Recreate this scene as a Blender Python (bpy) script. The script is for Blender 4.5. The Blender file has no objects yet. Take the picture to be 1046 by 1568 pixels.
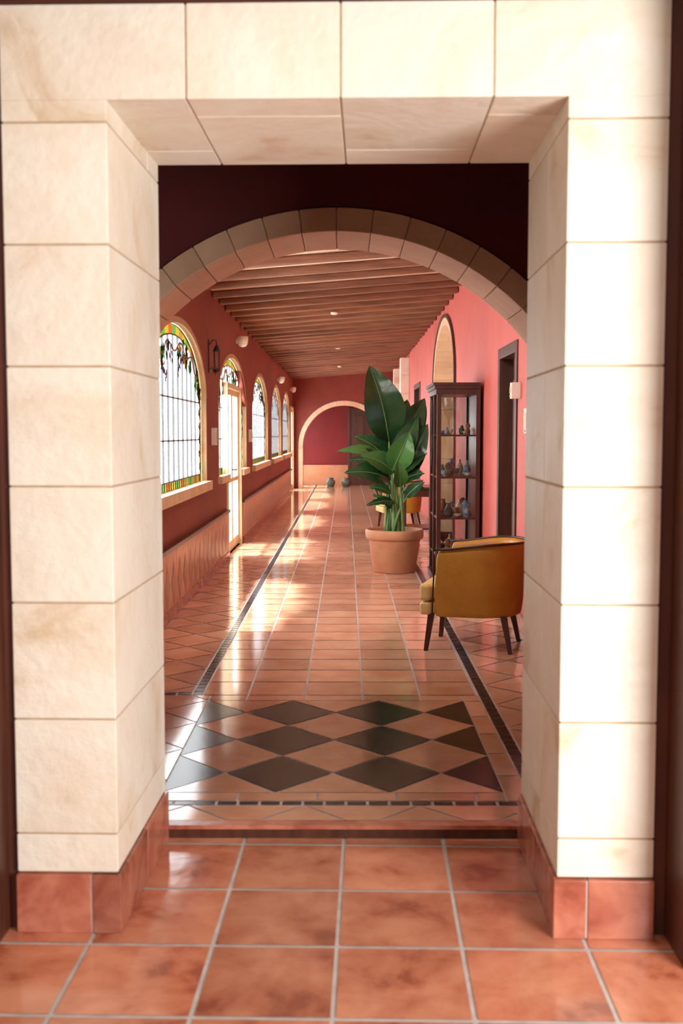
import bpy, math, random
from mathutils import Vector, Matrix
random.seed(7)
S=bpy.context.scene
pi=math.pi
# ---------------------------------------------------------------- materials
def mat(name,c1,c2=None,rough=.5,scale=4,spec=.5,bump=0,bscale=None,metal=0,tone=False,stretch=(1,1,1),detail=6,coat=0,lo=.35,hi=.65,dist=0,c3=None,tr=(.78,1.2)):
    m=bpy.data.materials.new(name); m.use_nodes=True
    nt=m.node_tree; N=nt.nodes; L=nt.links
    p=N['Principled BSDF']; p.inputs['Roughness'].default_value=rough
    p.inputs['Metallic'].default_value=metal
    p.inputs['Specular IOR Level'].default_value=spec
    p.inputs['Coat Weight'].default_value=coat
    if c2 is None: c2=tuple(x*.8 for x in c1)
    tc=N.new('ShaderNodeTexCoord'); mp=N.new('ShaderNodeMapping'); mp.inputs['Scale'].default_value=stretch
    L.new(tc.outputs['Object'],mp.inputs['Vector'])
    vec=mp.outputs[0]
    at=None
    if tone:
        at=N.new('ShaderNodeAttribute'); at.attribute_name='tone'
        sc=N.new('ShaderNodeMath'); sc.operation='MULTIPLY'; sc.inputs[1].default_value=37.0
        L.new(at.outputs['Fac'],sc.inputs[0])
        va=N.new('ShaderNodeVectorMath'); va.operation='ADD'; L.new(mp.outputs[0],va.inputs[0]); L.new(sc.outputs[0],va.inputs[1]); vec=va.outputs[0]
    no=N.new('ShaderNodeTexNoise'); no.inputs['Scale'].default_value=scale; no.inputs['Detail'].default_value=detail
    no.inputs['Roughness'].default_value=.6; no.inputs['Distortion'].default_value=dist
    L.new(vec,no.inputs['Vector'])
    cr=N.new('ShaderNodeValToRGB'); cr.color_ramp.elements[0].position=lo; cr.color_ramp.elements[1].position=hi
    cr.color_ramp.elements[0].color=(*c1,1); cr.color_ramp.elements[1].color=(*c2,1)
    if c3: 
        e=cr.color_ramp.elements.new(min(.98,hi+.08)); e.color=(*c3,1)
    L.new(no.outputs['Fac'],cr.inputs[0])
    out=cr.outputs[0]
    if tone:
        hs=N.new('ShaderNodeHueSaturation')
        mr=N.new('ShaderNodeMapRange'); mr.inputs['To Min'].default_value=tr[0]; mr.inputs['To Max'].default_value=tr[1]
        L.new(at.outputs['Fac'],mr.inputs['Value']); L.new(mr.outputs[0],hs.inputs['Value']); L.new(out,hs.inputs['Color']); out=hs.outputs[0]
    L.new(out,p.inputs['Base Color'])
    if bump:
        n2=N.new('ShaderNodeTexNoise'); n2.inputs['Scale'].default_value=bscale or scale*3; n2.inputs['Detail'].default_value=5
        L.new(vec,n2.inputs['Vector'])
        b=N.new('ShaderNodeBump'); b.inputs['Strength'].default_value=bump; b.inputs['Distance'].default_value=.02
        L.new(n2.outputs['Fac'],b.inputs['Height']); L.new(b.outputs[0],p.inputs['Normal'])
    return m
def glass(name,col,gloss=.04):
    m=bpy.data.materials.new(name); m.use_nodes=True
    nt=m.node_tree; N=nt.nodes; L=nt.links
    for n in list(N): N.remove(n)
    o=N.new('ShaderNodeOutputMaterial'); t=N.new('ShaderNodeBsdfTransparent')
    g=N.new('ShaderNodeBsdfGlossy'); g.inputs['Roughness'].default_value=.05
    no=N.new('ShaderNodeTexNoise'); no.inputs['Scale'].default_value=6
    mx=N.new('ShaderNodeMix'); mx.data_type='RGBA'
    mx.inputs['A'].default_value=(*col,1); mx.inputs['B'].default_value=(*[c*.8 for c in col],1)
    L.new(no.outputs['Fac'],mx.inputs['Factor']); L.new(mx.outputs['Result'],t.inputs['Color'])
    ms=N.new('ShaderNodeMixShader'); ms.inputs[0].default_value=gloss
    L.new(t.outputs[0],ms.inputs[1]); L.new(g.outputs[0],ms.inputs[2]); L.new(ms.outputs[0],o.inputs[0])
    return m
M_stone=mat('limestone',(.85,.79,.68),(.79,.69,.55),rough=.55,scale=1.9,bump=.2,bscale=26,detail=10,tone=True,dist=1.4,c3=(.68,.53,.37),lo=.40,hi=.60,tr=(.92,1.04))
M_mortar=mat('mortar',(.52,.38,.24),rough=.9,scale=20)
M_arch=mat('arch_sandstone',(.76,.52,.34),(.66,.42,.26),rough=.7,scale=3,bump=.2,bscale=25,tone=True,tr=(.92,1.08))
M_redL=mat('red_paint_shade',(.23,.034,.020),(.19,.026,.016),rough=.7,scale=2,bump=.1,bscale=15)  # hall red with the shade of the window side put into the colour
M_redR=mat('red_paint_lit',(.58,.115,.09),(.52,.092,.075),rough=.6,scale=1.5,bump=.08,bscale=15)  # same hall red, window light on the right wall put into the colour
M_redD=mat('red_paint_far_shade',(.20,.012,.014),(.16,.009,.011),rough=.7,scale=2)  # same hall red, darkened in colour for the dim far wall
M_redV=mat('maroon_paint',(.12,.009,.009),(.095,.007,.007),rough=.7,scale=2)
M_tileF=mat('terracotta_fore',(.60,.25,.145),(.46,.15,.08),rough=.13,scale=5,bump=.08,bscale=7,tone=True,detail=10,dist=.3,c3=(.29,.075,.04),lo=.38,hi=.58,tr=(.82,1.18),spec=.5)
M_tileC=mat('terracotta_hall',(.72,.42,.28),(.56,.27,.155),rough=.10,scale=4,bump=.035,bscale=5,tone=True,detail=8,spec=.55)
M_grout=mat('grout',(.62,.56,.53),(.48,.43,.40),rough=.35,scale=15)
M_black=mat('black_slate',(.014,.011,.013),(.028,.023,.027),rough=.16,scale=8,tone=True,bump=.04,bscale=6,spec=.15)
M_base=mat('red_base_tile',(.48,.18,.115),(.33,.09,.055),rough=.22,scale=6,bump=.05,tone=True,dist=.5,c3=(.24,.06,.035),lo=.4,hi=.6)
M_brown=mat('brown_door_wood',(.10,.03,.015),(.05,.015,.008),rough=.4,scale=3,stretch=(6,6,.6))
M_brwall=mat('brown_wall_paint',(.13,.035,.016),(.09,.024,.012),rough=.6,scale=3)
M_room=mat('ochre_room_paint',(.38,.27,.17),(.32,.22,.14),rough=.7,scale=3)
M_beam=mat('beam_wood',(.27,.11,.055),(.15,.058,.03),rough=.6,scale=3,stretch=(.6,6,6),bump=.3,bscale=10)
M_plank=mat('ceiling_board',(.88,.64,.44),(.76,.50,.32),rough=.8,scale=3,stretch=(1,8,1),bump=.2)
M_dark=mat('dark_walnut',(.075,.022,.013),(.04,.012,.008),rough=.3,scale=3,stretch=(5,5,.6))
M_wains=mat('wainscot_stone',(.58,.29,.165),(.48,.225,.12),rough=.35,scale=3,bump=.05,tone=True,tr=(.9,1.1))
M_wainsD=mat('wainscot_inlay',(.42,.18,.095),(.34,.14,.075),rough=.35,scale=4)
M_cream=mat('cream_frame',(.70,.55,.34),(.58,.43,.25),rough=.5,scale=5)
M_wfr=mat('tan_window_frame',(.46,.29,.15),(.36,.22,.11),rough=.5,scale=5)
M_lead=mat('lead_came',(.08,.08,.085),rough=.5,scale=20)
M_white=mat('white_plastic',(.80,.76,.68),(.74,.70,.62),rough=.4,scale=10)
M_iron=mat('wrought_iron',(.02,.016,.014),rough=.5,scale=20)
M_terra=mat('terracotta_pot',(.62,.30,.16),(.52,.22,.11),rough=.6,scale=5,bump=.1)
M_soil=mat('soil',(.04,.025,.015),rough=.95,scale=30,bump=.6)
M_leaf=mat('leaf_green',(.022,.075,.022),(.009,.04,.014),rough=.25,scale=3,tone=True,bump=.1,bscale=14)
M_leafL=mat('leaf_fresh_green',(.07,.20,.04),(.04,.13,.03),rough=.3,scale=3,tone=True)
M_stem=mat('petiole_green',(.18,.30,.09),(.11,.21,.06),rough=.4,scale=8)
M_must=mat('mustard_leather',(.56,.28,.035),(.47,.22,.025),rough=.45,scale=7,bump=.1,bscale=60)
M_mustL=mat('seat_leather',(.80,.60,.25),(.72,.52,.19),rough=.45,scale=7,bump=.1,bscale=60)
M_ceram=[mat('ceramic_blue',(.03,.08,.20),(.5,.5,.5),rough=.25,scale=18),mat('ceramic_brown',(.40,.12,.05),(.18,.05,.025),rough=.3,scale=15),
         mat('ceramic_cream',(.75,.65,.5),(.45,.25,.13),rough=.3,scale=15),mat('ceramic_green',(.12,.15,.12),(.05,.07,.06),rough=.25,scale=15)]
G_clear=glass('clear_glass',(.97,.98,.98)); G_thin=glass('cabinet_glass',(.95,.97,.96),.06)
G_y=glass('glass_yellow',(.08,.048,.003)); G_g=glass('glass_green',(.016,.045,.009)); G_o=glass('glass_orange',(.075,.016,.003))
G_p=glass('glass_purple',(.02,.008,.016)); G_a=glass('glass_amber',(.06,.03,.006))
# ---------------------------------------------------------------- mesh accumulator
TH=math.radians(1.22); CT,ST=math.cos(TH),math.sin(TH)
def PR(p): return (p[0]*CT+p[1]*ST,-p[0]*ST+p[1]*CT,p[2])   # front-room frame -> world
class B:
    def __init__(s,xf=None): s.v=[];s.f=[];s.m=[];s.t=[];s.sm=[];s.xf=xf
    def add(s,vs,fs,m=0,tone=None,smooth=False):
        o=len(s.v); tone=random.random() if tone is None else tone
        s.v+= [s.xf(v) if s.xf else tuple(v) for v in vs]
        for f in fs: s.f.append([o+i for i in f]); s.m.append(m); s.t.append(tone); s.sm.append(smooth)
    def hexa(s,p,m=0,tone=None):
        s.add(p,[(0,3,2,1),(4,5,6,7),(0,1,5,4),(1,2,6,5),(2,3,7,6),(3,0,4,7)],m,tone)
    def box(s,x0,x1,y0,y1,z0,z1,m=0,tone=None):
        s.hexa([(x0,y0,z0),(x1,y0,z0),(x1,y1,z0),(x0,y1,z0),(x0,y0,z1),(x1,y0,z1),(x1,y1,z1),(x0,y1,z1)],m,tone)
    def lathe(s,c,prof,n=32,m=0,axis='z'):
        vs=[];fs=[]
        for r,z in prof:
            for i in range(n):
                a=2*pi*i/n
                if axis=='z': vs.append((c[0]+r*math.cos(a),c[1]+r*math.sin(a),c[2]+z))
                else: vs.append((c[0]+z,c[1]+r*math.cos(a),c[2]+r*math.sin(a)))
        for j in range(len(prof)-1):
            for i in range(n):
                k=(i+1)%n; fs.append((j*n+i,j*n+k,(j+1)*n+k,(j+1)*n+i))
        fs.append(tuple(range(n))[::-1]); fs.append(tuple((len(prof)-1)*n+i for i in range(n)))
        s.add(vs,fs,m,None,True)
    def tube(s,pts,rad,n=8,m=0,closed=False):
        pts=[Vector(p) for p in pts]; vs=[];fs=[]; k=len(pts)
        rads=rad if isinstance(rad,(list,tuple)) else [rad]*k
        for j,p in enumerate(pts):
            a=pts[max(j-1,0)];b=pts[min(j+1,k-1)]
            d=(b-a).normalized(); u=d.cross(Vector((0,0,1)))
            if u.length<.05: u=d.cross(Vector((1,0,0)))
            u.normalize(); w=d.cross(u)
            for i in range(n):
                t=2*pi*i/n; vs.append(tuple(p+(u*math.cos(t)+w*math.sin(t))*rads[j]))
        for j in range(k-1):
            for i in range(n):
                q=(i+1)%n; fs.append((j*n+i,j*n+q,(j+1)*n+q,(j+1)*n+i))
        fs.append(tuple(range(n))[::-1]); fs.append(tuple((k-1)*n+i for i in range(n)))
        s.add(vs,fs,m,None,True)
    def make(s,name,mats,bevel=0,seg=2,subsurf=0):
        me=bpy.data.meshes.new(name); me.from_pydata(s.v,[],s.f)
        for q in mats: me.materials.append(q)
        me.polygons.foreach_set('material_index',s.m); me.polygons.foreach_set('use_smooth',s.sm)
        at=me.attributes.new('tone','FLOAT','FACE'); at.data.foreach_set('value',s.t)
        me.update()
        import bmesh
        bm=bmesh.new(); bm.from_mesh(me); bmesh.ops.recalc_face_normals(bm,faces=bm.faces); bm.to_mesh(me); bm.free()
        ob=bpy.data.objects.new(name,me); S.collection.objects.link(ob)
        if bevel:
            b=ob.modifiers.new('bevel','BEVEL'); b.width=bevel; b.segments=seg; b.limit_method='ANGLE'
        if subsurf:
            b=ob.modifiers.new('sub','SUBSURF'); b.levels=subsurf; b.render_levels=subsurf
        return ob
def clip(poly,x0,x1,y0,y1):
    for ax,lim,sg in((0,x0,1),(0,x1,-1),(1,y0,1),(1,y1,-1)):
        out=[]
        for i in range(len(poly)):
            a=poly[i];b=poly[(i+1)%len(poly)]
            da=(a[ax]-lim)*sg; db=(b[ax]-lim)*sg
            if da>=0: out.append(a)
            if (da>0 and db<0) or (da<0 and db>0):
                t=da/(da-db); out.append((a[0]+t*(b[0]-a[0]),a[1]+t*(b[1]-a[1])))
        poly=out
        if len(poly)<3: return None
    ar=abs(sum(poly[i][0]*poly[(i+1)%len(poly)][1]-poly[(i+1)%len(poly)][0]*poly[i][1] for i in range(len(poly))))/2
    return poly if ar>1e-4 else None
def tiles(b,rect,sx,sy,gap,ang,ox,oy,z,m=0):
    x0,x1,y0,y1=rect; c,s_=math.cos(ang),math.sin(ang); g=gap/2
    R=int(max(x1-x0,y1-y0,abs(x0-ox)+abs(x1-ox),abs(y0-oy)+abs(y1-oy))/min(sx,sy)*(1.5 if ang else 1))+2
    for i in range(-R,R):
        for j in range(-R,R):
            q=[(i*sx+g,j*sy+g),((i+1)*sx-g,j*sy+g),((i+1)*sx-g,(j+1)*sy-g),(i*sx+g,(j+1)*sy-g)]
            q=[(ox+a*c-d*s_,oy+a*s_+d*c) for a,d in q]
            if max(p[0] for p in q)<x0 or min(p[0] for p in q)>x1 or max(p[1] for p in q)<y0 or min(p[1] for p in q)>y1: continue
            q=clip(q,x0+g,x1-g,y0+g,y1-g)
            if q: b.add([(p[0],p[1],z) for p in q],[tuple(range(len(q)))],m)
def ell_top(yc,a,zs,bb): return lambda y: zs+bb*math.sqrt(max(0,1-((y-yc)/a)**2))
def wall_cols(b,mp,s0,s1,z0,z1,t0,t1,ops,m=0):
    """wall along s with openings (sa,sb,sill,topfun); mp maps (s,t,z)->xyz"""
    cur=s0
    def hx(a,c,za0,zc0,za1,zc1):
        b.hexa([mp(a,t0,za0),mp(c,t0,zc0),mp(c,t1,zc0),mp(a,t1,za0),mp(a,t0,za1),mp(c,t0,zc1),mp(c,t1,zc1),mp(a,t1,za1)],m,.5)
    for sa,sb,sill,top in sorted(ops,key=lambda o:o[0]):
        if sa>cur: hx(cur,sa,z0,z0,z1,z1)
        n=40 if top(sa+1e-4)+.01<top((sa+sb)/2) else 1
        mid=(sa+sb)/2;h=(sb-sa)/2
        ss=[mid-h*math.cos(pi*k/n) for k in range(n+1)]
        for k in range(n):
            hx(ss[k],ss[k+1],top(ss[k]),top(ss[k+1]),z1,z1)
        if sill>z0+.001: hx(sa,sb,z0,z0,sill,sill)
        cur=sb
    if cur<s1: hx(cur,s1,z0,z0,z1,z1)
FZ=.05   # hall floor level (one shallow step up)
XL,XR=-1.40,1.30
WT=.075  # window-wall thickness
# ---------------------------------------------------------------- FLOORS
b=B(PR)
b.box(-2.6,2.6,-3.2,4.0,-.1,-.003,1,.5)
tiles(b,(-2.6,2.6,-3.2,3.90),.366,.39,.015,0,-.09,3.04,0.0,0)
b.make('floor_front',[M_tileF,M_grout])
b=B()
b.box(-1.95,1.9,3.905,30.3,0.0,FZ-.003,1,.5)
T=.3175
zt=FZ
b.box(-1.95,1.9,3.887,3.90,0.0,FZ-.014,4,.6)
b.box(-1.95,1.9,3.880,3.935,FZ-.014,FZ+.001,3,.6)
tiles(b,(-1.9,1.85,3.935,4.10),.32,.32,.01,pi/4,.06,4.10-.226,zt,0)
tiles(b,(-1.9,1.85,4.10,4.15),.085,.05,.012,0,0,4.10,zt,2)
# diamond panel
px0,px1,py0,py1=-.75,.64,4.25,5.75
cw=(px1-px0)/3; ch=(py1-py0)/3
def shrink(poly,g):
    cx=sum(p[0] for p in poly)/len(poly); cy=sum(p[1] for p in poly)/len(poly)
    R=max(math.hypot(p[0]-cx,p[1]-cy) for p in poly); k=1-g/R*1.4
    return [(cx+(p[0]-cx)*k,cy+(p[1]-cy)*k) for p in poly]
for i in range(0,4):
    for j in range(3):
        cx=px0+i*cw; cy=py0+(j+.5)*ch
        q=clip([(cx-cw/2,cy),(cx,cy-ch/2),(cx+cw/2,cy),(cx,cy+ch/2)],px0,px1,py0,py1)
        b.add([(p[0],p[1],zt) for p in shrink(q,.005)],[tuple(range(len(q)))],2)
for i in range(0,3):
    for j in range(0,4):
        cx=px0+(i+.5)*cw; cy=py0+j*ch
        q=clip([(cx-cw/2,cy),(cx,cy-ch/2),(cx+cw/2,cy),(cx,cy+ch/2)],px0,px1,py0,py1)
        b.add([(p[0],p[1],zt) for p in shrink(q,.005)],[tuple(range(len(q)))],0)
tiles(b,(px0,px1,4.15,py0),T,.2,.01,0,px0,4.15,zt,0)
tiles(b,(px0,px1,py1,5.87),T,.2,.01,0,.09,py1,zt,0)
tiles(b,(-1.9,px0,4.15,5.87),.32,.32,.01,pi/4,-.75,4.4,zt,0)
tiles(b,(px1,.735,4.15,5.87),.2,T,.01,0,px1,4.15,zt,0)
# hall
YE=30.2
tiles(b,(-.80,.735,5.87,YE),T,T,.013,0,.09,5.87,zt,0)
tiles(b,(.735,.80,4.15,YE),.065,.085,.010,0,.735,4.15,zt,2)
tiles(b,(-.86,-.80,5.87,YE),.06,.085,.010,0,-.86,5.87,zt,2)
tiles(b,(-1.9,-.86,5.87,5.93),.085,.06,.010,0,-.86,5.87,zt,2)
tiles(b,(.80,1.85,4.15,YE),.32,.32,.012,pi/4,.80,4.3,zt,0)
tiles(b,(-1.9,-.86,5.93,YE),.32,.32,.012,pi/4,-.86,6.1,zt,0)
b.make('floor',[M_tileC,M_grout,M_black,M_base,M_brown])
# ---------------------------------------------------------------- STONE PORTAL
b=B(PR)
fy,by=3.12,3.88; g=.0028
XI0,XI1=-.75,.56; XO0,XO1=-1.06,.85
zj=[.18,.30,.65,1.0,1.345,1.695,2.045,2.39]
def blk(x0,x1,y0,y1,z0,z1,m=0): b.box(x0+g,x1-g,y0+g,y1-g,z0+g,z1-g,m)
for k in range(len(zj)-1):
    blk(XO0,XI0,fy,by,zj[k],zj[k+1])
    blk(XI1,XO1,fy,3.46,zj[k],zj[k+1]); blk(XI1,XO1,3.46,by,zj[k],zj[k+1])
# lintel course: corner stones drop down to the top jamb joint
for x0,x1,ys in((XO0,-.524,3.69),(-.524,-.083,3.30),(-.083,.352,3.69),(.352,XO1,3.30)):
    for ya,yb in((fy,ys),(ys,by)):
        t=random.random()
        b.box(x0+g,x1-g,ya+g,yb-g,2.452,2.72-g,0,t)
        if x0==XO0: b.box(XO0+g,XI0-g,ya+g,yb-g,2.39+g,2.4525,0,t)
        if x1==XO1: b.box(XI1+g,XO1-g,ya+g,yb-g,2.39+g,2.4525,0,t)
e=.006
b.box(XO0+e,XI0-e,fy+e,by-e,.18,2.72-e,1); b.box(XI1+e,XO1-e,fy+e,by-e,.18,2.72-e,1); b.box(XI0-e,XI1+e,fy+e,by-e,2.45+e,2.72-e,1)
for (x0,x1) in((XO0,XI0),(XI1,XO1)):
    xs=x1-.08 if x0<0 else x0+.09
    s0,s1=(x0-.0,x1+.012) if x0<0 else (x0-.012,x1)
    b.box(s0+.006,s1-.006,fy-.009,by-.003,0,.174,3)
    for xa,xb in((s0,xs),(xs,s1)):
        b.box(xa+g,xb-g,fy-.014,fy+.1,0,.178,2)
    if x0<0:
        for ya,yb in((fy+.1,3.5),(3.5,by)): b.box(xs,s1-g,ya+g,yb-g,0,.178,2)
    else:
        for ya,yb in((fy+.1,3.5),(3.5,by)): b.box(s0+g,xs,ya+g,yb-g,0,.178,2)
b.make('stone_portal',[M_stone,M_mortar,M_base,M_grout],bevel=.0025)
b=B(PR)
b.box(-2.6,XO0-.002,3.14,3.88,0,3.3); b.box(XO1+.002,2.6,3.14,3.88,0,3.3); b.box(XO0-.002,XO1+.002,3.14,3.88,2.725,3.3)
b.make('wall_front',[M_brwall])
b=B(PR)
b.box(-1.30,-1.085,3.03,3.14,0,2.86); b.box(.885,1.12,2.92,3.14,0,2.86); b.box(-1.30,1.12,3.03,3.14,2.735,2.86)
b.make('trim_1',[M_brown],bevel=.008)
# front room shell
b=B(PR); b.box(-2.7,-2.6,-3.2,3.88,0,3.3); b.make('wall_left_front_room',[M_room])
b=B(PR); b.box(2.6,2.7,-3.2,3.88,0,3.3); b.make('wall_right_front_room',[M_room])
b=B(PR); b.box(-2.7,2.7,-3.3,-3.2,0,3.3); b.make('wall_back_front_room',[M_room])
b=B(PR); b.box(-2.7,2.7,-3.3,3.88,3.3,3.4); b.make('ceiling_front_room',[M_room])
# ---------------------------------------------------------------- VESTIBULE + ARCH WALL
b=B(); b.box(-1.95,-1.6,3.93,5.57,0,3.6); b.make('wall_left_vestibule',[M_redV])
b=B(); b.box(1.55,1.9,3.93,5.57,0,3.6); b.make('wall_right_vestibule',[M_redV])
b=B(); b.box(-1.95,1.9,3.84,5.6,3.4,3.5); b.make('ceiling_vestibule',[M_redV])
def arch_ring(name,cx,cz,r0,r1,y0,y1,n,legs_z0,mats):
    b=B()
    for k in range(n):
        a0=pi*k/n+.0025/r1; a1=pi*(k+1)/n-.0025/r1; sub=4; t=random.random()
        vs=[];fs=[]
        for q in range(sub+1):
            a=a0+(a1-a0)*q/sub
            for r,y in((r0,y0),(r1,y0),(r1,y1),(r0,y1)): vs.append((cx+r*math.cos(a),y,cz+r*math.sin(a)))
        for q in range(sub):
            o=q*4
            for i in range(4):
                j=(i+1)%4; fs.append((o+i,o+j,o+4+j,o+4+i))
        fs.append((3,2,1,0)); o=sub*4; fs.append((o,o+1,o+2,o+3))
        b.add(vs,fs,0,t)
    m=48; e=.005
    for k in range(m):
        a0=pi*k/m;a1=pi*(k+1)/m
        b.hexa([(cx+r*math.cos(a),y,cz+r*math.sin(a)) for y in(y0+e,y1-e) for a,r in((a0,r0+e),(a1,r0+e),(a1,r1-e),(a0,r1-e))],1,.5)
    zz=legs_z0
    while zz<cz-.01:
        z2=min(zz+.35,cz)
        b.box(cx+r0,cx+r1,y0,y1,zz,z2-.004); b.box(cx-r1,cx-r0,y0,y1,zz,z2-.004); zz=z2
    return b.make(name,mats,bevel=.004)
acx=-.05
b=B()
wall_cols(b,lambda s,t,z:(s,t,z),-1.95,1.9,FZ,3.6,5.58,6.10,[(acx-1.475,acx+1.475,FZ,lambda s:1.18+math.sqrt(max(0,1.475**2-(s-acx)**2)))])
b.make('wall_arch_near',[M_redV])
arch_ring('stone_arch',acx,1.18,1.35,1.47,5.56,6.12,24,FZ,[M_arch,M_mortar])
b=B()
fcx=-.05
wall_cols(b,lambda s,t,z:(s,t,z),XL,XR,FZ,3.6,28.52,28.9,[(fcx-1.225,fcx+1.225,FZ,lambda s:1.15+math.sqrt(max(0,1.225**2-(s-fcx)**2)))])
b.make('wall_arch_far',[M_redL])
arch_ring('stone_arch',fcx,1.15,1.10,1.22,28.5,28.92,18,FZ,[M_arch,M_mortar])
# ---------------------------------------------------------------- SIDE WALLS
SZ,SB=1.85,.61
wins=[(9.2,1.55),(13.4,1.65),(17.6,1.6),(21.6,1.5),(25.1,1.5)]
ops=[]
for k,(yc,a) in enumerate(wins):
    if k==1:
        tp=ell_top(yc,a,SZ,SB)
        ops+= [(yc-a,12.55,1.0,tp),(12.55,14.2,FZ,tp),(14.2,yc+a,1.0,tp)]
    else: ops.append((yc-a,yc+a,1.0,ell_top(yc,a,SZ,SB)))
ops.append((27.0,28.3,FZ,lambda y:2.2))
ops.append((29.1,30.0,FZ,lambda y:2.2))
b=B()
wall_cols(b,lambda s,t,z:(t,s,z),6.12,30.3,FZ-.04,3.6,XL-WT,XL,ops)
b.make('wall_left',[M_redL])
b=B()
n1=ell_top(14.35,1.55,2.2,.82)
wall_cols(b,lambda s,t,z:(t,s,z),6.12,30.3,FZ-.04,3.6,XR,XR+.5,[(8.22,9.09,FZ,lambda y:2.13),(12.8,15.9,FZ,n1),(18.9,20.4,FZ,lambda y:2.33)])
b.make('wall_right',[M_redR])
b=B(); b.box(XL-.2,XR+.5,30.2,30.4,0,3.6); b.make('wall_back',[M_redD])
for yc,a,tp in((14.35,1.55,n1),):
    b=B(); n=26
    ys=[yc-a*math.cos(pi*k/n) for k in range(n+1)]
    def inner(y,d): return (yc+(y-yc)*(a-d)/a)
    for k in range(n):
        y0,y1=ys[k],ys[k+1]; z0,z1=tp(y0),tp(y1)
        i0,i1=inner(y0,.10),inner(y1,.10); q0,q1=2.2+(z0-2.2)*(.72/.82),2.2+(z1-2.2)*(.72/.82)
        xs=(XR-.015,XR+.46)
        b.hexa([(xs[0],y0,z0-.002),(xs[0],y1,z1-.002),(xs[0],i1,q1),(xs[0],i0,q0),(xs[1],y0,z0-.002),(xs[1],y1,z1-.002),(xs[1],i1,q1),(xs[1],i0,q0)],0)
        j0,j1=yc+(y0-yc)*(a+.05)/a,yc+(y1-yc)*(a+.05)/a; w0,w1=2.2+(z0-2.2)*(.86/.82),2.2+(z1-2.2)*(.86/.82)
        b.hexa([(XR-.03,j0,w0),(XR-.03,j1,w1),(XR-.03,y1,z1),(XR-.03,y0,z0),(XR-.001,j0,w0),(XR-.001,j1,w1),(XR-.001,y1,z1),(XR-.001,y0,z0)],1)
    for yy0,yy1,e0,e1 in((yc-a+.002,yc-a+.10,yc-a-.05,yc-a),(yc+a-.10,yc+a-.002,yc+a,yc+a+.05)):
        zz=FZ
        while zz<2.19:
            b.box(XR-.015,XR+.46,yy0,yy1,zz+.002,min(zz+.36,2.2)-.002,0); zz+=.36
        b.box(XR-.03,XR-.001,e0,e1,FZ,2.2,1)
    b.box(XR+.44,XR+.49,yc-a,yc+a,FZ,3.05,2)
    b.make('niche_arch',[M_arch,M_brown,M_cream],bevel=.003)
b=B()
for yy,x in((22.2,1.12),(26.0,1.15)):
    zz=FZ
    while zz<3.0:
        b.box(x,XR-.001,yy,yy+.4,zz,min(zz+.38,3.06)-.004); zz+=.38
b.make('stone_pilaster',[M_stone],bevel=.004)
def panel_door(name,ya,yb,zt_):
    b=B()
    b.box(XR+.10,XR+.15,ya+.03,yb-.03,FZ,zt_-.01,0)
    m_=(ya+yb)/2
    for z0,z1 in((.2,.95),(1.1,zt_-.18)):
        for y0,y1 in((ya+.12,m_-.04),(m_+.04,yb-.12)): b.box(XR+.085,XR+.10,y0,y1,z0,z1,0)
    b.box(XR-.015,XR+.15,ya-.06,ya+.03,FZ,zt_,0); b.box(XR-.015,XR+.15,yb-.03,yb+.06,FZ,zt_,0); b.box(XR-.015,XR+.15,ya-.06,yb+.06,zt_-.01,zt_+.08,0)
    b.lathe((XR+.05,ya+.11,1.05),[(.02,0),(.028,.01),(.028,.03),(.015,.04)],12,1,'x')
    b.make(name,[M_brown,M_iron],bevel=.005)
panel_door('door_1',8.22,9.09,2.13)
panel_door('door_6',18.9,20.4,2.33)
# ---------------------------------------------------------------- CEILING
def cz(x): return 2.92+.0778*(x+1.4)
b=B(); BH=.062
x0,x1=XL-.2,XR+.5
y=6.12
while y<30.3:
    y2=min(y+.24,30.3)
    b.hexa([(x0,y,cz(x0)+BH),(x1,y,cz(x1)+BH),(x1,y2-.012,cz(x1)+BH),(x0,y2-.012,cz(x0)+BH),(x0,y,cz(x0)+BH+.03),(x1,y,cz(x1)+BH+.03),(x1,y2-.012,cz(x1)+BH+.03),(x0,y2-.012,cz(x0)+BH+.03)],0)
    y+=.24
b.hexa([(x0,6.1,cz(x0)+BH+.025),(x1,6.1,cz(x1)+BH+.025),(x1,30.4,cz(x1)+BH+.025),(x0,30.4,cz(x0)+BH+.025),(x0,6.1,3.7),(x1,6.1,3.7),(x1,30.4,3.7),(x0,30.4,3.7)],1)
b.make('ceiling',[M_plank,M_beam])
b=B()
y=6.5
while y<28.4:
    w=.10+random.uniform(-.012,.012); dz=random.uniform(-.012,.006)
    xa,xb=XL+.002,XR-.002
    b.hexa([(xa,y,cz(xa)+dz),(xb,y,cz(xb)+dz),(xb,y+w,cz(xb)+dz),(xa,y+w,cz(xa)+dz),(xa,y,cz(xa)+BH),(xb,y,cz(xb)+BH),(xb,y+w,cz(xb)+BH),(xa,y+w,cz(xa)+BH)],0)
    y+=.60
b.make('ceiling_beams',[M_beam],bevel=.015)
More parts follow.
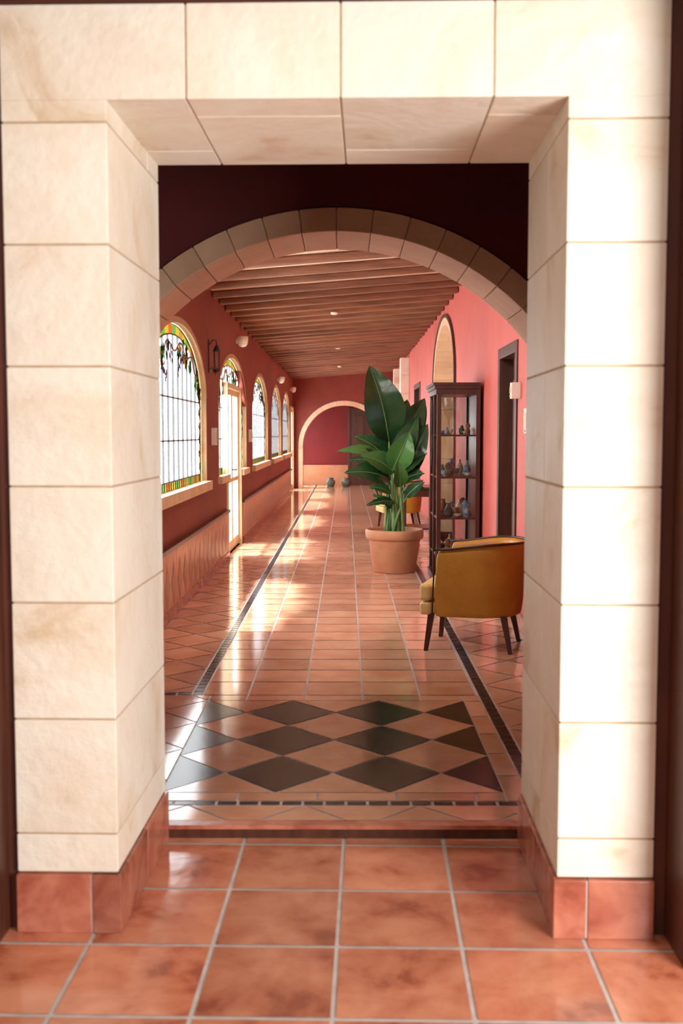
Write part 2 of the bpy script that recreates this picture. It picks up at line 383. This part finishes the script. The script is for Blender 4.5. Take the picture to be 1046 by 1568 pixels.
# ---------------------------------------------------------------- WAINSCOT
b=B()
def wains(y0,y1):
    y=y0
    while y<y1-.05:
        y2=min(y+.62,y1)
        b.box(XL+.001,XL+.03,y+.003,y2-.003,FZ,.585,0)
        if y2-y>.5:
            c=(y+y2)/2
            for dy in(-.155,.155):
                b.add([(XL+.032,c+dy-.13,.31),(XL+.032,c+dy,.14),(XL+.032,c+dy+.13,.31),(XL+.032,c+dy,.49)],[(0,1,2,3)],1)
        y=y2
    b.box(XL+.001,XL+.05,y0,y1,.585,.62,2)
    b.box(XL+.001,XL+.042,y0,y1,FZ,.13,3)
wains(6.14,12.48); wains(14.28,26.9)
b.make('trim_2',[M_wains,M_wainsD,M_dark,M_base],bevel=.003)
b=B(); b.box(XL+.01,XR-.01,30.16,30.199,FZ,.62,0); b.make('trim_3',[M_wains])
b=B()
for y0,y1 in((6.14,8.14),(9.17,12.74),(15.96,18.8),(20.5,22.18),(22.62,28.4)): b.box(XR-.022,XR-.001,y0,y1,FZ,.17,0)
b.make('baseboard_right',[M_base],bevel=.004)
# ---------------------------------------------------------------- STAINED GLASS WINDOWS
def window(idx,yc,a,door=None):
    b=B(); gx=XL-.05; top=lambda d:ell_top(yc,a-d,SZ,SB-d)
    n=48; LD=.006
    def band(d0,d1,xa,xb,m,seg=None):
        for k in range(n):
            t0,t1=pi*k/n,pi*(k+1)/n
            P=lambda t,d:(yc-(a-d)*math.cos(t),SZ+(SB-d)*math.sin(t))
            q=[P(t0,d0),P(t1,d0),P(t1,d1),P(t0,d1)]
            mm=m if seg is None else seg[(k//2)%len(seg)]
            if xa==xb: b.add([(xa,p[0],p[1]) for p in q],[(0,1,2,3)],mm)
            else: b.hexa([(xa,p[0],p[1]) for p in q]+[(xb,p[0],p[1]) for p in q],mm)
    def vbox(ya,yb,za,zb,xa=None,xb=None,m=0): b.box(xa or gx-.02,xb or XL+.006,ya,yb,za,zb,m)
    band(-.015,.035,gx-.02,XL+.008,9)
    vbox(yc-a-.015,yc-a+.035,1.0,SZ,m=9); vbox(yc+a-.035,yc+a+.015,1.0,SZ,m=9)
    if door:
        vbox(yc-a-.05,door[0],.95,1.03,XL-.06,XL+.05); vbox(door[1],yc+a+.05,.95,1.03,XL-.06,XL+.05)
    else: vbox(yc-a-.05,yc+a+.05,.94,1.03,XL-.06,XL+.055)
    segs=[3,4,3,5,4,3,7]
    band(.04,.13,gx,gx,3,segs)
    z=1.03;k=0
    while z<SZ-.001:
        z2=min(z+.09,SZ)
        for ya,yb in((yc-a+.04,yc-a+.13),(yc+a-.13,yc+a-.04)):
            b.add([(gx,ya,z),(gx,yb,z),(gx,yb,z2),(gx,ya,z2)],[(0,1,2,3)],segs[k%7]); 
        b.box(gx-.003,gx+.003,yc-a+.045,yc-a+.13,z2-.004,z2+.004,1); b.box(gx-.003,gx+.003,yc+a-.13,yc+a-.045,z2-.004,z2+.004,1)
        z=z2;k+=1
    ri=[(yc-a+.13,door[0]),(door[1],yc+a-.13)] if door else [(yc-a+.13,yc+a-.13)]
    for ya,yb in ri:
        y=ya;k=0
        while y<yb-.001:
            y2=min(y+.11,yb)
            b.add([(gx,y,1.03),(gx,y2,1.03),(gx,y2,1.10),(gx,y,1.10)],[(0,1,2,3)],segs[(k*3)%7])
            b.box(gx-.003,gx+.003,y2-.003,y2+.003,1.03,1.10,1)
            y=y2;k+=1
        b.box(gx-.006,gx+.006,ya,yb,1.095,1.107,1)
    band(.124,.136,gx-.006,gx+.006,1)
    ti=top(.13); nn=36; a2=a-.13
    ys=[yc-a2*math.cos(pi*k/nn) for k in range(nn+1)]
    for k in range(nn):
        y0,y1=ys[k],ys[k+1]; zb=1.10
        if door and door[0]<(y0+y1)/2<door[1]: zb=2.12
        b.add([(gx,y0,zb),(gx,y1,zb),(gx,y1,ti(y1)),(gx,y0,ti(y0))],[(0,1,2,3)],2)
    y=yc-a2+.2
    while y<yc+a2-.05:
        zb=2.12 if door and door[0]-.02<y<door[1]+.02 else 1.10
        b.box(gx-.008,gx+.009,y-.006,y+.006,zb,ti(y),1); y+=.26
    for z in(1.44,1.80):
        ya,yb=yc-a2,yc+a2
        if door:
            b.box(gx-LD,gx+LD,ya,door[0],z-.006,z+.006,1); b.box(gx-LD,gx+LD,door[1],yb,z-.006,z+.006,1)
        else: b.box(gx-LD,gx+LD,ya,yb,z-.006,z+.006,1)
    rnd=random.Random(idx*5)
    P=lambda t,d:(yc-(a-d)*math.cos(t),SZ+(SB-d)*math.sin(t))
    pts=[]
    for k in range(41):
        t=-.25+ (pi+.5)*k/40; d=.22+.05*math.sin(k*1.1)
        y_,z_=P(min(max(t,0),pi),d)
        if t<0: z_=SZ+t*1.6
        if t>pi: z_=SZ-(t-pi)*1.6
        pts.append((gx+.012,y_,z_))
    b.tube(pts,.009,6,8)
    for k in range(34):
        t=rnd.uniform(.0,pi); d=rnd.uniform(.16,.36); y_,z_=P(t,d)
        r=rnd.uniform(.06,.10); m_=rnd.choice([4,4,4,7,5]); ph=rnd.uniform(0,6)
        if rnd.random()<.3:
            for q in range(9):
                yy=y_+rnd.uniform(-.07,.07); zz=z_-rnd.uniform(0,.14)
                b.add([(gx+.013,yy+.032*math.cos(w*pi/4),zz+.026*math.sin(w*pi/4)) for w in range(8)],[tuple(range(8))],6)
        else:
            vs=[(gx+.014,y_+r*1.3*(1 if w%2==0 else .55)*math.cos(ph+w*pi/5),z_+r*(1 if w%2==0 else .55)*math.sin(ph+w*pi/5)) for w in range(10)]
            b.add(vs,[tuple(range(10))],m_)
    for sgn in(-1,1):
        for k in range(6):
            y_=yc+sgn*(a-.2-rnd.uniform(0,.08)); z_=SZ-.02-k*.13; r=.06
            vs=[(gx+.014,y_+r*1.3*(1 if w%2==0 else .5)*math.cos(w*pi/5+k),z_+r*(1 if w%2==0 else .5)*math.sin(w*pi/5+k)) for w in range(10)]
            b.add(vs,[tuple(range(10))],4 if k%3 else 7)
    return b.make('window_%d'%idx,[M_cream,M_lead,G_clear,G_y,G_g,G_o,G_p,G_a,M_brown,M_wfr])
for i,(yc,a) in enumerate(wins): window(i+1,yc,a,(12.55,14.2) if i==1 else None)
def glazed_door(name,y0,y1,z1,leaves=2):
    b=B(); xa,xb=XL-.072,XL+.02
    b.box(xa,xb,y0,y0+.05,FZ,z1,0); b.box(xa,xb,y1-.05,y1,FZ,z1,0); b.box(xa,xb,y0+.05,y1-.05,z1-.06,z1,0)
    w=(y1-y0-.10)/leaves
    for k in range(leaves):
        ya=y0+.05+k*w+.003; yb=ya+w-.006; X0,X1=XL-.06,XL-.02
        b.box(X0,X1,ya,ya+.06,FZ+.01,z1-.065,0); b.box(X0,X1,yb-.06,yb,FZ+.01,z1-.065,0)
        for za,zb in((FZ+.01,FZ+.13),(.90,.95),(z1-.13,z1-.065)): b.box(X0,X1,ya+.06,yb-.06,za,zb,0)
        b.box(XL-.045,XL-.04,ya+.06,yb-.06,FZ+.13,z1-.13,1)
        hy=yb-.04 if k==0 else ya+.04
        b.tube([(X1,hy,1.05),(X1+.04,hy,1.05),(X1+.045,hy+(-.09 if k==0 else .09),1.05)],.008,8,2)
    return b.make(name,[M_cream,G_clear,M_iron],bevel=.004)
glazed_door('door_2',12.56,14.19,2.10)
glazed_door('door_3',27.01,28.29,2.19)
glazed_door('door_5',29.11,29.99,2.19,1)
# ---------------------------------------------------------------- SMALL WALL ITEMS
def spot(name,y,z):
    b=B(); x=XL
    b.lathe((x+.001,y,z),[(.04,0),(.04,.015),(.015,.02),(.015,.04)],20,1,'x')
    pr=[(.001,-.085),(.04,-.075),(.06,-.05),(.07,0),(.072,.05),(.001,.055)]
    b.lathe((x+.085,y,z),pr,24,0)
    b.make(name,[M_white,M_white])
for y,z in((13.75,2.68),(21.9,2.60),(26.8,2.60)): spot('wall_spotlight',y,z)
b=B(); ly=10.98
b.box(XL+.001,XL+.012,ly-.02,ly+.02,2.12,2.45,0)
b.tube([(XL+.01,ly,2.40),(XL+.05,ly,2.45),(XL+.08,ly,2.44),(XL+.085,ly,2.40)],.006,8,0)
b.tube([(XL+.01,ly,2.15),(XL+.04,ly,2.17),(XL+.06,ly,2.12),(XL+.08,ly,2.10)],.005,8,0)
b.lathe((XL+.085,ly,2.14),[(.012,-.02),(.03,0),(.035,.015)],8,0)
b.lathe((XL+.085,ly,2.33),[(.042,0),(.03,.03),(.008,.07)],8,0)
for k in range(4):
    a=pi/4+k*pi/2; b.tube([(XL+.085+.032*math.cos(a),ly+.032*math.sin(a),2.15),(XL+.085+.038*math.cos(a),ly+.038*math.sin(a),2.335)],.003,6,0)
b.lathe((XL+.085,ly,2.155),[(.028,0),(.033,.17)],8,1)
b.make('wall_lantern',[M_iron,G_thin])
def box_item(name,x0,x1,y0,y1,z0,z1,front):
    b=B(); b.box(x0,x1,y0,y1,z0,z1,0)
    xf=x1 if front>0 else x0
    b.box(min(xf,xf+front*.006),max(xf,xf+front*.006),y0+.02,y1-.02,z0+.04,z1-.03,1)
    b.lathe((xf,(y0+y1)/2,z0+.02),[(.008,0),(.008,front*.008)],10,1,'x')
    b.make(name,[M_white,M_cream],bevel=.006)
box_item('wall_intercom',XL+.001,XL+.05,11.15,11.27,1.38,1.56,1)
box_item('wall_intercom',XL+.001,XL+.05,15.4,15.52,1.38,1.56,1)
box_item('wall_sconce',XR-.07,XR-.001,8.02,8.10,1.76,1.88,-1)
box_item('light_switch',XR-.03,XR-.001,7.55,7.70,1.50,1.68,-1)
for y in(13.7,19.2,24.5):
    b=B(); z=cz(-.15)
    b.lathe((-.15,y,z-.018),[(.03,0),(.042,.006),(.045,.018),(.045,.03)],24,0); b.make('smoke_detector',[M_white])
# ---------------------------------------------------------------- DISPLAY CABINET
def display_cabinet():
    b=B(); x0,x1,y0,y1=.86,1.27,10.17,11.05; z0,z1=FZ,1.97; p=.04
    for xa in(x0,x1-p):
        for ya in(y0,y1-p): b.box(xa,xa+p,ya,ya+p,z0+.06,z1-.07,0)
    b.box(x0-.015,x1,y0-.015,y1+.015,z0,z0+.08,0)
    b.box(x0-.01,x1,y0-.01,y1+.01,z1-.10,z1-.05,0); b.box(x0-.025,x1,y0-.025,y1+.025,z1-.05,z1-.015,0); b.box(x0-.04,x1,y0-.04,y1+.04,z1-.015,z1+.01,0)
    b.box(x1-.02,x1,y0+p,y1-p,z0+.08,z1-.1,0)
    b.box(x0+.002,x1-p,(y0+y1)/2-.02,(y0+y1)/2+.02,z0+.08,z0+.10,0)
    b.box(x0,x0+.03,(y0+y1)/2-.02,(y0+y1)/2+.02,z0+.08,z1-.1,0)
    sh=[.33,.70,1.09,1.49]
    for z in sh: b.box(x0+.01,x1-.02,y0+.012,y1-.012,z-.016,z,0)
    b.box(x0+p,x1-p,y0+.01,y0+.03,z0+.08,.17,0)
    b.box(x0+p,x1-p,y0+.02,y0+.024,.17,z1-.1,1); b.box(x0+p,x1-p,y1-.024,y1-.02,.17,z1-.1,1)
    b.box(x0+.012,x0+.016,y0+p,y1-p,.14,z1-.1,1)
    r=random.Random(3)
    profs=[[(.03,0),(.06,.03),(.065,.07),(.04,.11),(.028,.14),(.035,.155)],[(.035,0),(.075,.02),(.085,.06),(.08,.062)],[(.04,0),(.05,.05),(.03,.09),(.05,.13),(.02,.17)],[(.02,0),(.03,.01),(.012,.03),(.045,.07),(.055,.12)],[(.03,0),(.05,.04),(.045,.09),(.015,.13),(.015,.16),(.022,.165)]]
    for z in [.13]+sh:
        for yy in(y0+.10,y0+.27,y0+.62,y0+.79):
            for xx in(x0+.11,x0+.21,x0+.31):
                if r.random()<(.8 if z<1.4 else .5):
                    pr=r.choice(profs); k=r.uniform(.6,.95) if z<1.4 else r.uniform(.45,.7)
                    b.lathe((xx+r.uniform(-.01,.01),yy+r.uniform(-.02,.02),z+.001),[(a*k*.8,h*k) for a,h in pr],16,2+r.randrange(4))
    b.lathe((x0+.15,y0+.42,1.491),[(.05,0),(.012,.02),(.012,.14),(.05,.22),(.075,.36)],20,1)
    b.make('display_cabinet',[M_dark,G_thin]+M_ceram,bevel=.004)
display_cabinet()
# ---------------------------------------------------------------- TUB CHAIRS
def tub_chair(loc,ang,seatmat=M_mustL,bodymat=M_must):
    root=bpy.data.objects.new('tub_chair',None); S.collection.objects.link(root)
    b=B(); w=.285; fr=.24; n=40; L1=fr; arc=pi*w; tot=2*L1+arc
    rings=[]
    prof=[(0,0),(.004,.02),(.012,.18),(.022,.9),(.018,.985),(-.005,1.01),(-.04,1.0),(-.055,.95),(-.058,.2),(-.055,0)]
    for i in range(n+1):
        s_=tot*i/n
        if s_<L1: x=fr-s_; y=w; nx,ny=0,1
        elif s_>tot-L1: x=s_-(tot-L1); y=-w; nx,ny=0,-1
        else:
            t=(s_-L1)/w; x=-w*math.sin(t)*1.0; y=w*math.cos(t); nx,ny=-math.sin(t),math.cos(t)
        back=max(0,min(1,(.25-x)/.45)); back=back*back*(3-2*back)
        ztop=.68+.045*back; zb=.235
        ring=[]
        for o,h in prof:
            z=zb+(ztop-zb)*h
            lean=(.02*(1-h)*(x/fr) if x>0 else 0)
            o2=o+.03*h*back
            ring.append((x+nx*o2+lean,y+ny*o2,z))
        rings.append(ring)
    vs=[p for r in rings for p in r]; k=len(prof); fs=[]
    for i in range(n):
        for j in range(k):
            q=(j+1)%k; fs.append((i*k+j,i*k+q,(i+1)*k+q,(i+1)*k+j))
    fs.append(tuple(range(k))[::-1]); fs.append(tuple(n*k+j for j in range(k)))
    b.add(vs,fs,0,.5,True)
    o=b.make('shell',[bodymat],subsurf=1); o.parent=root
    b=B(); b.tube([(r[4][0],r[4][1],r[4][2]+.012) for r in rings],.009,8,0)
    b.tube([(p[0]+.003,p[1]*1.01,p[2]) for p in rings[0][1:5]],.006,6,0); b.tube([(p[0]+.003,p[1]*1.01,p[2]) for p in rings[-1][1:5]],.006,6,0)
    o=b.make('piping',[M_dark]); o.parent=root
    b=B(); pts=[]
    for i in range(25):
        t=pi/2+pi*i/24; pts.append((.0+(w-.06)*math.cos(t),(w-.06)*math.sin(t)))
    pts=[(.355,-(w-.01)),(.355,(w-.01)),(.285,w-.01),(.27,w-.06)]+pts+[(.27,-(w-.06)),(.285,-(w-.01))]
    def slab(z0,z1,m):
        m_=len(pts); vs=[(x,y,z0) for x,y in pts]+[(x,y,z1) for x,y in pts]
        b.add(vs,[tuple(range(m_))[::-1],tuple(range(m_,2*m_))]+[(i,(i+1)%m_,m_+(i+1)%m_,m_+i) for i in range(m_)],m)
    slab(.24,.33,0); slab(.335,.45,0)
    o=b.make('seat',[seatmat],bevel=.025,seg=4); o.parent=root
    b=B()
    for lx,ly_,sx,sy in((.28,.23,.03,.03),(.28,-.23,.03,-.03),(-.20,.20,-.05,.03),(-.20,-.20,-.05,-.03)):
        h=.021;q=.014
        b.hexa([(lx+sx-q,ly_+sy-q,0),(lx+sx+q,ly_+sy-q,0),(lx+sx+q,ly_+sy+q,0),(lx+sx-q,ly_+sy+q,0),(lx-h,ly_-h,.245),(lx+h,ly_-h,.245),(lx+h,ly_+h,.245),(lx-h,ly_+h,.245)],0)
    o=b.make('legs',[M_dark],bevel=.004); o.parent=root
    root.location=loc; root.rotation_euler=(0,0,ang)
    return root
tub_chair((.905,7.27,FZ),math.radians(164))
tub_chair((.86,16.6,FZ),math.radians(190))
b=B(); tx,ty=.98,14.6
b.box(tx-.25,tx+.25,ty-.4,ty+.4,.76,.79,0); b.box(tx-.22,tx+.22,ty-.37,ty+.37,.66,.76,0)
for sx in(-.2,.2):
    for sy in(-.35,.35): b.box(tx+sx-.022,tx+sx+.022,ty+sy-.022,ty+sy+.022,FZ,.66,0)
b.box(tx-.2,tx+.2,ty-.35,ty+.35,.22,.24,0)
b.make('console_table',[M_dark],bevel=.006)
# ---------------------------------------------------------------- POTTED PLANT
cx,cy=.51,11.25
b=B()
b.lathe((cx,cy,FZ),[(.215,0),(.225,.01),(.27,.33),(.278,.345),(.295,.35),(.305,.37),(.308,.43),(.30,.45),(.285,.45),(.275,.43),(.265,.38)],48,0)
b.lathe((cx,cy,FZ+.36),[(.268,0),(.268,.02),(.1,.035)],24,1)
leaves=[ # base(dx,z), tip(dx,z), width, dy base, dy tip, fresh
 (-.06,1.42,-.27,2.20,.44,-.02,-.10,0),(.03,1.25,.32,1.87,.30,.05,.10,0),(.0,1.30,.14,1.86,.26,.12,.2,0),
 (-.12,1.25,-.60,1.37,.13,.0,-.15,1),(-.05,1.20,-.42,1.52,.24,.05,.0,0),(-.05,1.02,-.53,1.15,.24,-.05,-.25,0),
 (-.01,1.10,-.36,1.32,.24,-.10,-.22,1),(.02,1.10,.33,1.34,.24,-.05,-.12,0),(.09,1.0,.30,1.12,.18,-.05,-.2,0),
 (.12,.84,.30,1.03,.13,-.1,-.2,0),(-.05,.88,-.28,.98,.13,-.1,-.25,1),(0,.78,-.31,.80,.10,-.1,-.3,0),
 (-.03,1.12,.14,1.52,.28,-.12,-.16,1),(.10,1.35,.34,1.80,.24,.15,.22,0),(-.02,1.35,-.12,1.72,.22,.1,.2,0),
 (.05,.95,.02,1.22,.16,-.12,-.28,1),(-.1,.98,-.38,1.10,.16,.1,.2,0),(.12,1.05,.34,1.60,.22,.0,-.05,0),(.02,1.15,.24,1.68,.24,-.06,-.02,0),
 (-.08,1.15,-.50,1.26,.15,.08,.1,0),(.08,.9,.33,.95,.10,-.05,-.1,1),(-.04,.72,-.24,.90,.09,-.05,-.15,1)]
for i,(bx,bz,tx,tz,w,d0,d1,fresh) in enumerate(leaves):
    P0=Vector((cx+bx,cy+d0,bz)); P1=Vector((cx+tx,cy+d1,tz)); D=P1-P0; Ln=D.length
    D.normalize(); up=abs(D.z)
    nrm=Vector((random.uniform(-.25,.25),-1,.25 if up>.7 else .75)); side=D.cross(nrm).normalized(); nrm=side.cross(D).normalized()
    if nrm.y>0: nrm=-nrm
    nL,nW=16,8; vs=[];fs=[]
    bow=.10*Ln
    for j in range(nL+1):
        t=j/nL
        wd=w/2*(math.sin(pi*min(1,t**.8))**.75)*(1-.1*t)*1.05 if 0<t<1 else .003
        c=P0+D*(Ln*t)+nrm*(bow*math.sin(pi*t))-Vector((0,0,1))*(.10*Ln*t*t if up<.8 else 0)
        for q in range(nW+1):
            s_=(q/nW-.5)*2
            vs.append(tuple(c+side*(wd*s_)+nrm*(abs(s_)*wd*.30+.006*math.sin(j*2.1+q)*abs(s_))))
    for j in range(nL):
        for q in range(nW):
            o=j*(nW+1)+q; fs.append((o,o+1,o+nW+2,o+nW+1))
    b.add(vs,fs,4 if fresh else 3,None,True)
    b.tube([tuple(P0+D*(Ln*t)+nrm*(bow*math.sin(pi*t)+.003)-Vector((0,0,1))*(.10*Ln*t*t if up<.8 else 0)) for t in[k/8 for k in range(9)]],[.007*(1-k/10) for k in range(9)],6,2)
    rx=cx+random.uniform(-.09,.09)+bx*.3; ry=cy+random.uniform(-.09,.09)
    base=Vector((rx,ry,FZ+.37)); pts=[]
    ctrl=base.lerp(P0,.55)+Vector((-(tx-bx)*.12,0,.12*(bz-.4)))
    for k in range(9):
        t=k/8; pts.append(tuple(base*(1-t)**2+ctrl*2*t*(1-t)+P0*t*t))
    b.tube(pts,[.019-.010*k/8 for k in range(9)],8,2)
b.make('potted_bird_of_paradise',[M_terra,M_soil,M_stem,M_leaf,M_leafL])
for x in(-.42,.0):
    b=B(); b.lathe((x,29.2,FZ),[(.07,0),(.09,.01),(.12,.10),(.125,.16),(.09,.20),(.07,.22),(.09,.25)],24,0); b.make('floor_urn',[M_ceram[3]])
b=B(); b.box(.12,.95,30.15,30.198,FZ,2.15,0); b.box(.05,.12,30.13,30.198,FZ,2.22,0); b.box(.95,1.02,30.13,30.198,FZ,2.22,0); b.box(.12,.95,30.13,30.198,2.15,2.22,0)
for z0,z1 in((.2,1.0),(1.15,2.0)):
    for xa,xb in((.2,.5),(.57,.87)): b.box(xa,xb,30.135,30.15,z0,z1,0)
b.make('door_4',[M_brown],bevel=.005)
# ---------------------------------------------------------------- LIGHT
w=bpy.data.worlds.new('World'); S.world=w; w.use_nodes=True
bg=w.node_tree.nodes['Background']; bg.inputs[0].default_value=(.95,.98,1,1); bg.inputs[1].default_value=14.0
sd=bpy.data.lights.new('sun','SUN'); sd.energy=18; sd.angle=math.radians(3.5); sd.color=(1,.98,.95)
so=bpy.data.objects.new('sun',sd); S.collection.objects.link(so)
d=Vector((.44,.02,-.90)); so.rotation_euler=d.to_track_quat('-Z','Y').to_euler()
def area(name,loc,tgt,sx,sy,e,col):
    l=bpy.data.lights.new(name,'AREA'); l.shape='RECTANGLE'; l.size=sx; l.size_y=sy; l.energy=e; l.color=col
    o=bpy.data.objects.new(name,l); S.collection.objects.link(o); o.location=loc
    o.rotation_euler=(Vector(tgt)-Vector(loc)).to_track_quat('-Z','Y').to_euler(); return o
area('room_window_light',(2.1,.6,1.4),(-.8,3.3,1.3),1.4,1.6,185,(1,.985,.96))
area('room_fill',(-.6,-.2,3.2),(-.3,2.0,0.6),1.5,1.5,62,(1,.98,.95))  # added fill for the front room, no fixture known there
area('hall_fill',(-.05,6.28,2.74),(.2,11.5,1.0),1.2,.18,36,(1,.95,.88))  # added fill, out of view behind the near arch, brightens camera-facing sides
# ---------------------------------------------------------------- CAMERA
cd=bpy.data.cameras.new('camera'); co=bpy.data.objects.new('camera',cd); S.collection.objects.link(co); S.camera=co
cd.sensor_fit='VERTICAL'; cd.sensor_height=36; cd.lens=37.7
co.location=(0,0,1.5); co.rotation_euler=(math.radians(90-4.18),0,math.radians(.244))
cd.dof.use_dof=True; cd.dof.focus_distance=9.5; cd.dof.aperture_fstop=3.2
cd.clip_start=.05
S.view_settings.view_transform='Standard'; S.view_settings.look='None'; S.view_settings.exposure=0
